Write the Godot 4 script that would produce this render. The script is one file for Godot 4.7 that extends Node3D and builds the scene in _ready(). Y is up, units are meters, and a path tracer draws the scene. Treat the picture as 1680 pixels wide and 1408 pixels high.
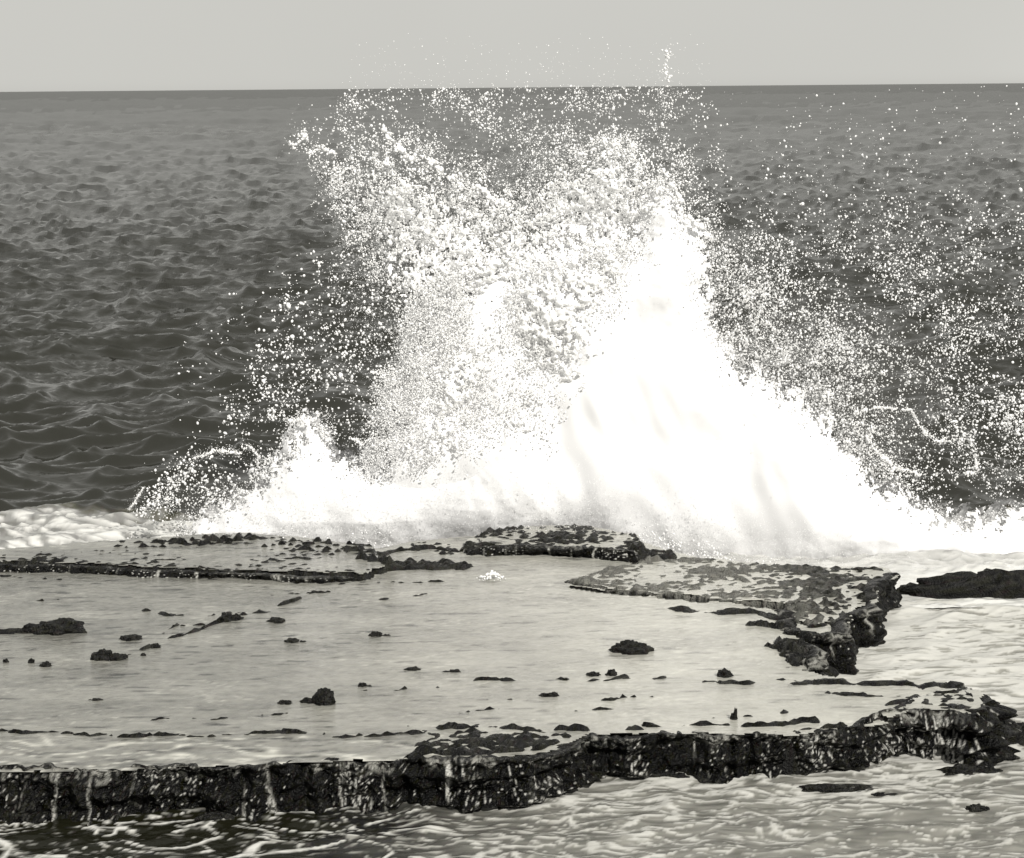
extends Node3D

const EYE := 6.0          # the camera's height above the top of the rock shelf
const SEA := -0.4         # the level of the sea
# the shelf's survey grid
const SEA_BANDS := [34.0, 45.0, 60.0, 85.0, 120.0, 180.0, 300.0, 600.0, 1500.0, 60000.0]   # metres out, each with its own roughness
const GX := 521
const GZ := 311
const X0 := -7.8
const Z0 := -25.8
const DX := 0.03
const DZ := 0.04

var M := {}
var broad := FastNoiseLite.new()
var fine := FastNoiseLite.new()
var ridge := FastNoiseLite.new()
var cells := FastNoiseLite.new()
var lacing := FastNoiseLite.new()
var rng := RandomNumberGenerator.new()
var names := {}
var rock_h := PackedFloat32Array()
var film_h := PackedFloat32Array()
var inside := PackedFloat32Array()
var wet := PackedFloat32Array()


func _ready() -> void:
	set_up_view()
	set_up_noise()
	set_up_materials()
	survey_shelf()
	build_sea()
	build_shore_water()
	build_shelf()
	build_film()
	build_ledges()
	build_rocks()
	build_wave()


# ------------------------------------------------------------------ view and light
func set_up_view() -> void:
	var cam := Camera3D.new()
	cam.name = "camera"
	cam.fov = 26.0
	cam.near = 0.1
	cam.far = 60000.0
	add_child(cam)
	cam.position = Vector3(0, EYE, 0)
	cam.basis = Basis(Vector3.RIGHT, deg_to_rad(-10.424)) * Basis(Vector3.BACK, deg_to_rad(-0.4876))
	cam.current = true
	var mat := ProceduralSkyMaterial.new()
	mat.sky_top_color = Color(0.81, 0.807, 0.788)
	mat.sky_horizon_color = Color(0.79, 0.787, 0.765)
	mat.sky_curve = 0.12
	mat.ground_bottom_color = Color(0.76, 0.757, 0.735)
	mat.ground_horizon_color = Color(0.80, 0.797, 0.775)
	mat.sun_angle_max = 0.5
	var air := FastNoiseLite.new()
	air.seed = 4
	air.frequency = 0.012
	air.fractal_octaves = 5
	var thin := NoiseTexture2D.new()
	thin.width = 1024
	thin.height = 512
	thin.seamless = true
	thin.noise = air
	mat.sky_cover = thin
	mat.sky_cover_modulate = Color(0.30, 0.30, 0.29)
	var sky := Sky.new()
	sky.sky_material = mat
	var env := Environment.new()
	env.background_mode = Environment.BG_SKY
	env.sky = sky
	env.tonemap_mode = Environment.TONE_MAPPER_LINEAR
	env.tonemap_exposure = 1.0
	env.sdfgi_enabled = true
	env.ssao_enabled = true
	env.ssil_enabled = true
	env.volumetric_fog_enabled = true
	env.volumetric_fog_density = 0.0
	var around := WorldEnvironment.new()
	around.name = "world_environment"
	around.environment = env
	add_child(around)
	var sun := DirectionalLight3D.new()
	sun.name = "sun"
	sun.light_energy = 1.55
	sun.light_color = Color(1.0, 0.985, 0.955)
	sun.light_angular_distance = 0.5
	sun.shadow_enabled = true
	add_child(sun)
	sun.look_at_from_position(Vector3(0.36, 0.62, 0.70) * 50.0, Vector3.ZERO)


func set_up_noise() -> void:
	for n in [broad, fine, ridge]:
		n.noise_type = FastNoiseLite.TYPE_SIMPLEX_SMOOTH
		n.frequency = 1.0
		n.fractal_type = FastNoiseLite.FRACTAL_NONE
	broad.seed = 11
	fine.seed = 23
	fine.fractal_type = FastNoiseLite.FRACTAL_FBM
	fine.fractal_octaves = 3
	ridge.seed = 37
	ridge.fractal_type = FastNoiseLite.FRACTAL_RIDGED
	ridge.fractal_octaves = 3
	cells.seed = 5
	cells.noise_type = FastNoiseLite.TYPE_CELLULAR
	cells.frequency = 1.0
	cells.fractal_type = FastNoiseLite.FRACTAL_NONE
	cells.cellular_return_type = FastNoiseLite.RETURN_DISTANCE
	lacing.seed = 71
	lacing.noise_type = FastNoiseLite.TYPE_SIMPLEX_SMOOTH
	lacing.frequency = 1.0
	lacing.fractal_type = FastNoiseLite.FRACTAL_RIDGED
	lacing.fractal_octaves = 2
	rng.seed = 20


func relief(freq: float, octaves: int, seed_: int, kind := FastNoiseLite.FRACTAL_FBM) -> NoiseTexture2D:
	var n := FastNoiseLite.new()
	n.noise_type = FastNoiseLite.TYPE_SIMPLEX_SMOOTH
	n.seed = seed_
	n.frequency = freq
	n.fractal_type = kind
	n.fractal_octaves = octaves
	var t := NoiseTexture2D.new()
	t.width = 1024
	t.height = 1024
	t.seamless = true
	t.noise = n
	return t


func surface(rough: float, spec := 0.5) -> StandardMaterial3D:
	var m := StandardMaterial3D.new()
	m.vertex_color_use_as_albedo = true
	m.roughness = rough
	m.metallic_specular = spec
	return m


func set_up_materials() -> void:
	var ripples := relief(0.012, 4, 3)
	var grit := relief(0.03, 5, 8)
	M.sea = []
	for k in SEA_BANDS.size():
		# farther out, more of the chop is too small to be geometry and is roughness instead
		var far := float(k) / (SEA_BANDS.size() - 1)
		var sea := surface(lerpf(0.05, 0.36, far), lerpf(0.56, 0.38, far))
		sea.heightmap_enabled = true
		sea.heightmap_texture = ripples
		sea.heightmap_scale = lerpf(0.55, 3.0, far)
		sea.uv1_triplanar = true
		sea.uv1_world_triplanar = true
		sea.uv1_scale = Vector3(0.45, 0.45, 0.7) / (1.0 + 3.0 * far)
		M.sea.append(sea)
	var shore := surface(0.25, 0.24)
	shore.heightmap_enabled = true
	shore.heightmap_texture = ripples
	shore.heightmap_scale = 0.5
	shore.uv1_triplanar = true
	shore.uv1_world_triplanar = true
	shore.uv1_scale = Vector3(0.5, 0.8, 1.0)
	M.shore = shore
	var film := surface(0.09)
	film.heightmap_enabled = true
	film.heightmap_texture = ripples
	film.heightmap_scale = 0.4
	film.uv1_triplanar = true
	film.uv1_world_triplanar = true
	film.uv1_scale = Vector3(0.7, 0.8, 1.9)
	M.film = film
	var rock := surface(0.34, 0.25)
	rock.heightmap_enabled = true
	rock.heightmap_texture = grit
	rock.heightmap_scale = 4.0
	rock.uv1_triplanar = true
	rock.uv1_world_triplanar = true
	rock.uv1_scale = Vector3(0.9, 0.9, 0.9)
	M.rock = rock
	var foam := StandardMaterial3D.new()
	foam.albedo_color = Color(0.965, 0.965, 0.965)
	foam.roughness = 0.6
	foam.backlight_enabled = true
	foam.backlight = Color(0.7, 0.7, 0.7)
	M.foam = foam
	var body := StandardMaterial3D.new()
	body.albedo_color = Color(0.865, 0.865, 0.87)
	body.roughness = 0.7
	M.body = body


# ------------------------------------------------------------------ naming
func numbered(called: String) -> String:
	var n: int = names.get(called, 0)
	names[called] = n + 1
	return called if n == 0 else "%s_%03d" % [called, n]


func place(called: String, mesh: Mesh, mat: Material, parent: Node = self) -> MeshInstance3D:
	var o := MeshInstance3D.new()
	o.name = numbered(called) if parent == self else called
	o.mesh = mesh
	if mat:
		o.material_override = mat
	parent.add_child(o, true)
	return o


func tag(o: Node, label: String, category := "", group := "", kind := "") -> void:
	o.set_meta("label", label)
	if category:
		o.set_meta("category", category)
	if group:
		o.set_meta("group", group)
	if kind:
		o.set_meta("kind", kind)


# ------------------------------------------------------------------ meshes
func grid_mesh(nx: int, nz: int, pos: PackedVector3Array, col: PackedColorArray, keep: PackedByteArray) -> ArrayMesh:
	var nor := PackedVector3Array()
	nor.resize(nx * nz)
	var idx := PackedInt32Array()
	for r in nz:
		var up: int = maxi(r - 1, 0) * nx
		var down: int = mini(r + 1, nz - 1) * nx
		var here := r * nx
		for c in nx:
			var a := pos[here + mini(c + 1, nx - 1)] - pos[here + maxi(c - 1, 0)]
			var b := pos[down + c] - pos[up + c]
			nor[here + c] = b.cross(a).normalized()
	for r in nz - 1:
		for c in nx - 1:
			var a := r * nx + c
			if keep.size() and keep[a] == 0:
				continue
			idx.append_array(PackedInt32Array([a, a + 1, a + nx, a + 1, a + nx + 1, a + nx]))
	var arrays := []
	arrays.resize(Mesh.ARRAY_MAX)
	arrays[Mesh.ARRAY_VERTEX] = pos
	arrays[Mesh.ARRAY_NORMAL] = nor
	if col.size():
		arrays[Mesh.ARRAY_COLOR] = col
	arrays[Mesh.ARRAY_INDEX] = idx
	var m := ArrayMesh.new()
	m.add_surface_from_arrays(Mesh.PRIMITIVE_TRIANGLES, arrays)
	return m


func grey(v: float, warm := 1.0) -> Color:
	return Color(v, v * lerpf(1.0, 0.985, warm), v * lerpf(1.0, 0.885, warm))


func banded(whole: ArrayMesh) -> ArrayMesh:       # the sea's sheet cut by distance, one material each
	var a := whole.surface_get_arrays(0)
	var pos: PackedVector3Array = a[Mesh.ARRAY_VERTEX]
	var idx: PackedInt32Array = a[Mesh.ARRAY_INDEX]
	var lists: Array[PackedInt32Array] = []
	for b in SEA_BANDS:
		lists.append(PackedInt32Array())
	for i in range(0, idx.size(), 3):
		var d := -pos[idx[i]].z * (1.0 + 0.25 * broad.get_noise_2d(pos[idx[i]].x / pos[idx[i]].z * 60.0, pos[idx[i]].z * 0.2))
		var b := 0
		while d > SEA_BANDS[b]:
			b += 1
		lists[b].append_array(idx.slice(i, i + 3))
	var m := ArrayMesh.new()
	for b in SEA_BANDS.size():
		if lists[b].is_empty():
			continue
		var map := {}
		var part := []
		part.resize(Mesh.ARRAY_MAX)
		var v := PackedVector3Array()
		var n := PackedVector3Array()
		var c := PackedColorArray()
		var list := PackedInt32Array()
		for k in lists[b]:
			if not map.has(k):
				map[k] = v.size()
				v.append(pos[k])
				n.append(a[Mesh.ARRAY_NORMAL][k])
				c.append(a[Mesh.ARRAY_COLOR][k])
			list.append(map[k])
		part[Mesh.ARRAY_VERTEX] = v
		part[Mesh.ARRAY_NORMAL] = n
		part[Mesh.ARRAY_COLOR] = c
		part[Mesh.ARRAY_INDEX] = list
		m.add_surface_from_arrays(Mesh.PRIMITIVE_TRIANGLES, part)
		m.surface_set_material(m.get_surface_count() - 1, M.sea[b])
	return m


# ------------------------------------------------------------------ plan of the shelf
func outline() -> PackedVector2Array:
	return PackedVector2Array([Vector2(-8.79, -23.86), Vector2(-6.69, -23.85), Vector2(-5.26, -24.30), Vector2(-3.67, -24.69), Vector2(-2.80, -24.32), Vector2(-1.95, -23.95), Vector2(-1.25, -24.43), Vector2(-0.10, -24.85), Vector2(0.91, -24.95), Vector2(1.63, -24.33), Vector2(2.06, -23.65), Vector2(2.79, -23.08), Vector2(3.53, -22.81), Vector2(4.66, -22.68), Vector2(4.82, -22.32), Vector2(4.41, -21.77), Vector2(4.28, -21.09), Vector2(3.95, -20.85), Vector2(3.78, -20.11), Vector2(3.37, -19.88), Vector2(3.11, -20.01), Vector2(3.23, -19.43), Vector2(3.25, -18.99), Vector2(2.96, -18.58), Vector2(3.47, -18.24), Vector2(4.11, -18.30), Vector2(4.45, -18.18), Vector2(4.62, -17.84), Vector2(4.59, -17.38), Vector2(4.42, -17.02), Vector2(4.22, -17.17), Vector2(3.88, -17.21), Vector2(3.53, -16.96), Vector2(3.08, -16.71), Vector2(2.72, -16.62), Vector2(2.15, -16.67), Vector2(1.24, -16.68), Vector2(0.89, -16.70), Vector2(0.66, -16.67), Vector2(0.48, -16.41), Vector2(0.14, -16.17), Vector2(-0.25, -16.08), Vector2(-0.91, -16.07), Vector2(-1.13, -16.04), Vector2(-1.79, -16.03), Vector2(-2.44, -15.92), Vector2(-3.09, -15.89), Vector2(-3.86, -15.86), Vector2(-4.56, -15.85), Vector2(-5.98, -15.82)])


func to_polygon(p: Vector2, poly: PackedVector2Array) -> float:      # metres from the outline, positive inside
	var best := 1e9
	var n := poly.size()
	for i in n:
		var a := poly[i]
		var b := poly[(i + 1) % n]
		var ab := b - a
		var t := clampf((p - a).dot(ab) / maxf(ab.length_squared(), 1e-9), 0.0, 1.0)
		best = minf(best, p.distance_squared_to(a + ab * t))
	return sqrt(best) * (1.0 if Geometry2D.is_point_in_polygon(p, poly) else -1.0)


func raise_line(points: Array, width: float, height: float, broken: float) -> void:
	for i in points.size() - 1:
		var a: Vector2 = points[i]
		var b: Vector2 = points[i + 1]
		var ab := b - a
		var c0 := maxi(int((minf(a.x, b.x) - width * 3 - X0) / DX), 0)
		var c1 := mini(int((maxf(a.x, b.x) + width * 3 - X0) / DX), GX - 1)
		var r0 := maxi(int((minf(a.y, b.y) - width * 3 - Z0) / DZ), 0)
		var r1 := mini(int((maxf(a.y, b.y) + width * 3 - Z0) / DZ), GZ - 1)
		for r in range(r0, r1 + 1):
			for c in range(c0, c1 + 1):
				var p := Vector2(X0 + c * DX, Z0 + r * DZ)
				var w := width * (1.0 + 0.5 * broad.get_noise_2d(p.x * 2.3, p.y * 2.3 + 40.0))
				var q := p + Vector2(0, fine.get_noise_2d(p.x * 1.7, 3.0)) * 0.10
				var t := clampf((q - a).dot(ab) / ab.length_squared(), 0.0, 1.0)
				var d := q.distance_to(a + ab * t) / w
				if d > 3.0:
					continue
				var h := height * exp(-d * d) * clampf(1.0 + broken * (broad.get_noise_2d(p.x * 1.6 + 7.0, p.y * 3.0) * 1.1 + 0.7 * broad.get_noise_2d(p.x * 5.5, p.y * 7.0) - 0.15), 0.0, 1.25)
				var k := r * GX + c
				rock_h[k] = maxf(rock_h[k], minf(-0.036 + h * 0.86, rock_h[k] + h))


func raise_zone(poly: PackedVector2Array, height: float, film: float, edge: float, rough: float) -> void:
	var box := Rect2(poly[0], Vector2.ZERO)
	for p in poly:
		box = box.expand(p)
	box = box.grow(0.3)
	for r in range(maxi(int((box.position.y - Z0) / DZ), 0), mini(int((box.end.y - Z0) / DZ), GZ - 1) + 1):
		for c in range(maxi(int((box.position.x - X0) / DX), 0), mini(int((box.end.x - X0) / DX), GX - 1) + 1):
			var p := Vector2(X0 + c * DX, Z0 + r * DZ)
			var d := to_polygon(p, poly) + 0.10 * fine.get_noise_2d(p.x * 2.1, p.y * 2.1 + 9.0)
			var s := smoothstep(-edge, edge, d)
			if s <= 0.0:
				continue
			var k := r * GX + c
			rock_h[k] = rock_h[k] + (0.022 * exp(-pow((d - 0.05) / 0.07, 2.0)) if film > -1.0 else 0.0) + s * (height + rough * (0.5 * fine.get_noise_2d(p.x * 3.1, p.y * 5.0 + 70.0) + 0.7 * broad.get_noise_2d(p.x * 7.0, p.y * 8.0)))
			if film > -1.0 and s > 0.5:
				film_h[k] = film


func survey_shelf() -> void:
	var poly := outline()
	var coarse := PackedFloat32Array()
	var step := 4
	var nx := GX / step + 2
	var nz := GZ / step + 2
	for r in nz:
		for c in nx:
			coarse.append(to_polygon(Vector2(X0 + c * step * DX, Z0 + r * step * DZ), poly))
	inside.resize(GX * GZ)
	rock_h.resize(GX * GZ)
	film_h.resize(GX * GZ)
	for r in GZ:
		for c in GX:
			var x := X0 + c * DX
			var z := Z0 + r * DZ
			var cr := r / step
			var cc := c / step
			var fr := float(r % step) / step
			var fc := float(c % step) / step
			var k := cr * nx + cc
			var d := lerpf(lerpf(coarse[k], coarse[k + 1], fc), lerpf(coarse[k + nx], coarse[k + nx + 1], fc), fr)
			d += 0.07 * fine.get_noise_2d(x * 1.6, z * 1.6)
			inside[r * GX + c] = d
			rock_h[r * GX + c] = -0.042 + 0.026 * broad.get_noise_2d(x * 0.7, z * 1.5) + 0.019 * fine.get_noise_2d(x * 1.7, z * 6.5)
			film_h[r * GX + c] = 0.0
	# the higher back ledge on the left, with its own sheet of water
	raise_zone(PackedVector2Array([Vector2(-8.91, -24.19), Vector2(-5.31, -24.58), Vector2(-3.70, -24.87), Vector2(-2.98, -24.49), Vector2(-1.86, -23.78), Vector2(-1.56, -22.83), Vector2(-1.83, -22.40), Vector2(-3.37, -22.56), Vector2(-4.65, -22.84), Vector2(-6.51, -23.15), Vector2(-8.62, -23.38)]), 0.085, 0.072, 0.05, 0.036)
	raise_zone(PackedVector2Array([Vector2(-5.42, -23.91), Vector2(-4.43, -24.27), Vector2(-3.66, -24.62), Vector2(-3.45, -24.24), Vector2(-4.12, -23.86), Vector2(-5.15, -23.80)]), 0.015, -2.0, 0.08, 0.06)
	raise_zone(PackedVector2Array([Vector2(-3.31, -23.83), Vector2(-2.79, -24.21), Vector2(-2.29, -24.13), Vector2(-1.90, -23.79), Vector2(-2.00, -23.47), Vector2(-2.72, -23.55)]), 0.02, -2.0, 0.06, 0.06)
	raise_zone(PackedVector2Array([Vector2(-1.97, -23.15), Vector2(-1.27, -23.28), Vector2(-0.48, -23.10), Vector2(-0.63, -22.80), Vector2(-1.56, -22.86)]), 0.07, -2.0, 0.05, 0.06)
	raise_zone(PackedVector2Array([Vector2(-1.49, -24.27), Vector2(-1.00, -24.32), Vector2(-0.66, -23.91), Vector2(-0.81, -23.59), Vector2(-1.30, -23.76)]), 0.03, -2.0, 0.05, 0.06)
	# the rough hump at the centre back
	raise_zone(PackedVector2Array([Vector2(-0.69, -23.74), Vector2(-0.51, -24.41), Vector2(0.07, -24.84), Vector2(0.92, -25.17), Vector2(1.64, -24.50), Vector2(1.74, -23.66), Vector2(1.56, -23.25), Vector2(1.09, -23.36), Vector2(0.15, -23.62)]), 0.11, 0.075, 0.05, 0.05)
	raise_zone(PackedVector2Array([Vector2(1.58, -23.66), Vector2(2.00, -23.81), Vector2(2.11, -23.33), Vector2(1.69, -22.94), Vector2(1.31, -23.04)]), 0.04, -2.0, 0.05, 0.07)
	# the mottled shelf that runs to the block on the right
	raise_zone(PackedVector2Array([Vector2(0.66, -22.17), Vector2(1.22, -22.74), Vector2(1.86, -23.18), Vector2(2.80, -23.14), Vector2(3.53, -22.81), Vector2(4.76, -22.77), Vector2(4.89, -22.32), Vector2(4.36, -21.49), Vector2(4.18, -20.59), Vector2(3.34, -20.12), Vector2(3.20, -20.62), Vector2(3.15, -20.97), Vector2(2.78, -21.14), Vector2(2.22, -21.29), Vector2(1.80, -21.44), Vector2(1.16, -21.79)]), 0.062, 0.023, 0.15, 0.034)
	raise_zone(PackedVector2Array([Vector2(3.17, -20.87), Vector2(3.44, -21.25), Vector2(3.95, -21.70), Vector2(4.41, -21.77), Vector2(4.27, -20.84), Vector2(3.90, -20.59), Vector2(3.72, -19.99), Vector2(3.30, -19.89)]), 0.0, -2.0, 0.05, 0.05)
	# the dry front ledges
	raise_zone(PackedVector2Array([Vector2(-0.98, -16.85), Vector2(-0.49, -16.80), Vector2(0.09, -16.79), Vector2(0.66, -16.69), Vector2(0.48, -16.29), Vector2(0.08, -15.98), Vector2(-0.91, -15.97)]), 0.045, -2.0, 0.05, 0.05)
	raise_zone(PackedVector2Array([Vector2(3.51, -17.14), Vector2(3.95, -17.58), Vector2(4.40, -17.94), Vector2(4.72, -17.74), Vector2(4.56, -17.02), Vector2(4.15, -16.86), Vector2(3.67, -16.78)]), 0.05, 0.035, 0.08, 0.05)
	raise_zone(PackedVector2Array([Vector2(2.86, -19.67), Vector2(3.18, -19.54), Vector2(3.30, -19.10), Vector2(3.17, -18.68), Vector2(2.88, -18.69)]), 0.09, -2.0, 0.08, 0.09)
	# low ribs, steps and cracks that the thin water leaves bare
	for s in [
		[[Vector2(-6.08, -16.94), Vector2(-4.84, -16.90), Vector2(-4.19, -16.84), Vector2(-3.71, -16.75), Vector2(-2.96, -16.73), Vector2(-2.28, -16.80), Vector2(-1.63, -16.71), Vector2(-0.89, -16.76)], 0.028, 0.075, 0.25],
		[[Vector2(-1.00, -16.94), Vector2(-0.49, -16.94), Vector2(0.09, -16.86), Vector2(0.67, -16.77)], 0.05, 0.08, 0.6],
		[[Vector2(-1.91, -22.34), Vector2(-2.32, -21.95), Vector2(-2.69, -21.31), Vector2(-3.13, -20.81), Vector2(-3.54, -20.30), Vector2(-3.87, -19.84), Vector2(-4.02, -19.57), Vector2(-4.22, -19.25)], 0.04, 0.065, 1.0],
		[[Vector2(-1.83, -22.28), Vector2(-1.14, -22.20), Vector2(-0.54, -22.27)], 0.03, 0.055, 1.0],
		[[Vector2(-1.90, -23.30), Vector2(-1.62, -23.78), Vector2(-1.23, -23.96), Vector2(-0.74, -23.81)], 0.07, 0.09, 0.5],
		[[Vector2(-1.56, -22.83), Vector2(-1.10, -22.97), Vector2(-0.56, -23.07)], 0.05, 0.075, 0.6],
		[[Vector2(-3.03, -21.70), Vector2(-2.60, -21.74), Vector2(-2.23, -21.76)], 0.03, 0.06, 0.8],
		[[Vector2(-4.30, -21.05), Vector2(-3.91, -20.83), Vector2(-3.63, -20.82)], 0.06, 0.06, 1.0],
		[[Vector2(-3.63, -20.82), Vector2(-3.35, -20.87), Vector2(-2.80, -21.00)], 0.05, 0.06, 1.0],
		[[Vector2(-3.95, -20.10), Vector2(-3.84, -20.43), Vector2(-3.50, -20.47)], 0.03, 0.06, 1.0],
		[[Vector2(-5.97, -21.41), Vector2(-5.71, -21.54), Vector2(-5.42, -21.53)], 0.06, 0.055, 1.0],
		[[Vector2(-1.51, -18.08), Vector2(-1.20, -18.07), Vector2(-0.77, -18.12)], 0.03, 0.06, 1.0],
		[[Vector2(-0.40, -18.33), Vector2(-0.08, -18.32), Vector2(0.17, -18.39), Vector2(0.54, -18.30)], 0.04, 0.060, 0.9],
		[[Vector2(0.73, -18.26), Vector2(1.04, -18.33), Vector2(1.36, -18.34), Vector2(1.55, -18.41)], 0.04, 0.060, 0.8],
		[[Vector2(-0.39, -17.65), Vector2(-0.02, -17.74)], 0.025, 0.060, 0.8],
		[[Vector2(0.89, -17.69), Vector2(1.19, -17.72), Vector2(1.38, -17.77)], 0.025, 0.060, 0.6],
		[[Vector2(-0.62, -17.37), Vector2(-0.26, -17.39), Vector2(0.04, -17.49)], 0.025, 0.06, 1.0],
		[[Vector2(0.51, -17.27), Vector2(0.75, -17.37), Vector2(0.99, -17.41)], 0.025, 0.06, 1.0],
		[[Vector2(-3.51, -17.21), Vector2(-2.86, -17.24), Vector2(-2.22, -17.32)], 0.03, 0.05, 1.0],
		[[Vector2(-1.67, -22.25), Vector2(-2.11, -22.12)], 0.04, 0.055, 1.0],
		[[Vector2(-1.76, -21.42), Vector2(-1.33, -21.54), Vector2(-1.04, -21.66)], 0.04, 0.05, 1.0],
		[[Vector2(1.72, -18.15), Vector2(1.97, -18.24), Vector2(2.35, -18.23), Vector2(2.84, -18.18)], 0.06, 0.065, 0.8],
		[[Vector2(2.77, -18.14), Vector2(3.34, -18.21), Vector2(3.82, -18.13), Vector2(4.30, -18.06), Vector2(4.55, -17.79)], 0.10, 0.065, 0.6],
		[[Vector2(3.16, -17.86), Vector2(3.51, -17.78), Vector2(3.98, -17.71), Vector2(4.43, -17.56)], 0.06, 0.07, 0.7],
		[[Vector2(3.57, -17.44), Vector2(3.96, -17.61), Vector2(4.34, -17.70)], 0.06, 0.06, 0.8],
		[[Vector2(1.25, -16.90), Vector2(1.78, -16.90), Vector2(2.25, -16.94), Vector2(2.65, -16.93), Vector2(2.89, -16.99)], 0.04, 0.075, 0.8],
		[[Vector2(1.92, -17.12), Vector2(2.28, -17.22), Vector2(2.64, -17.25)], 0.03, 0.06, 0.9],
		[[Vector2(0.90, -16.75), Vector2(1.47, -16.72), Vector2(2.05, -16.72), Vector2(2.62, -16.69), Vector2(3.22, -16.88), Vector2(3.63, -17.19)], 0.05, 0.075, 0.5],
		[[Vector2(2.67, -20.26), Vector2(2.93, -20.13), Vector2(3.12, -20.08)], 0.06, 0.09, 0.8],
		[[Vector2(2.63, -19.45), Vector2(2.94, -19.31)], 0.05, 0.08, 0.9],
		[[Vector2(1.90, -20.91), Vector2(2.39, -20.84), Vector2(2.86, -20.68), Vector2(3.08, -20.49)], 0.10, 0.085, 0.4],
		[[Vector2(-6.46, -22.69), Vector2(-5.65, -22.52)], 0.03, 0.05, 1.0],
	]:
		raise_line(s[0], s[1], s[2], s[3])
	# open joints under the mottled shelf
	for s in [[[Vector2(1.77, -21.47), Vector2(2.02, -21.43), Vector2(2.26, -21.26)], 0.05], [[Vector2(2.76, -21.12), Vector2(2.98, -21.06), Vector2(3.17, -20.90)], 0.06], [[Vector2(0.73, -21.94), Vector2(1.05, -21.73), Vector2(1.59, -21.53)], 0.025]]:
		raise_line(s[0], s[1], -0.35, 0.0)
		cut_line(s[0], s[1])
	for k in GX * GZ:                       # the shelf breaks off at its outline
		var d := inside[k]
		rock_h[k] = lerpf(-1.0, rock_h[k], smoothstep(-0.10, 0.10, d))


func cut_line(points: Array, width: float) -> void:
	for i in points.size() - 1:
		var a: Vector2 = points[i]
		var b: Vector2 = points[i + 1]
		var ab := b - a
		for r in range(maxi(int((minf(a.y, b.y) - width * 2 - Z0) / DZ), 0), mini(int((maxf(a.y, b.y) + width * 2 - Z0) / DZ), GZ - 1) + 1):
			for c in range(maxi(int((minf(a.x, b.x) - width * 2 - X0) / DX), 0), mini(int((maxf(a.x, b.x) + width * 2 - X0) / DX), GX - 1) + 1):
				var p := Vector2(X0 + c * DX, Z0 + r * DZ)
				var t := clampf((p - a).dot(ab) / ab.length_squared(), 0.0, 1.0)
				var d := p.distance_to(a + ab * t) / (width * (0.7 + 0.5 * sin(PI * t)))
				if d < 1.3:
					rock_h[r * GX + c] -= 0.30 * (1.0 - smoothstep(0.7, 1.3, d))
					film_h[r * GX + c] = -0.3


func shelf_at(list: PackedFloat32Array, x: float, z: float) -> float:
	var c := clampi(int((x - X0) / DX), 0, GX - 1)
	var r := clampi(int((z - Z0) / DZ), 0, GZ - 1)
	return list[r * GX + c]


# ------------------------------------------------------------------ the shelf and the water on it
func build_shelf() -> void:
	var pos := PackedVector3Array()
	var col := PackedColorArray()
	pos.resize(GX * GZ)
	col.resize(GX * GZ)
	for r in GZ:
		for c in GX:
			var k := r * GX + c
			var x := X0 + c * DX
			var z := Z0 + r * DZ
			var y := rock_h[k] + 0.012 * fine.get_noise_2d(x * 9.0, z * 9.0) + 0.010 * absf(broad.get_noise_2d(x * 14.0, z * 14.0))
			pos[k] = Vector3(x, y, z)
			var tone := 0.016 + 0.022 * fine.get_noise_2d(x * 4.0 + 50.0, z * 4.0)
			if film_h[k] > 0.012 and film_h[k] < 0.03:      # the mottled shelf is of paler stone
				tone = lerpf(0.13, 0.02, smoothstep(2.4, 4.4, x)) + 0.08 * fine.get_noise_2d(x * 7.0 + 50.0, z * 9.0)
			col[k] = grey(clampf(tone, 0.004, 0.20))
	var o := place("rock_shelf", grid_mesh(GX, GZ, pos, col, PackedByteArray()), M.rock)
	tag(o, "flat dark rock shelf at the edge of the sea, mostly under thin water", "rock shelf", "", "structure")


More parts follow.
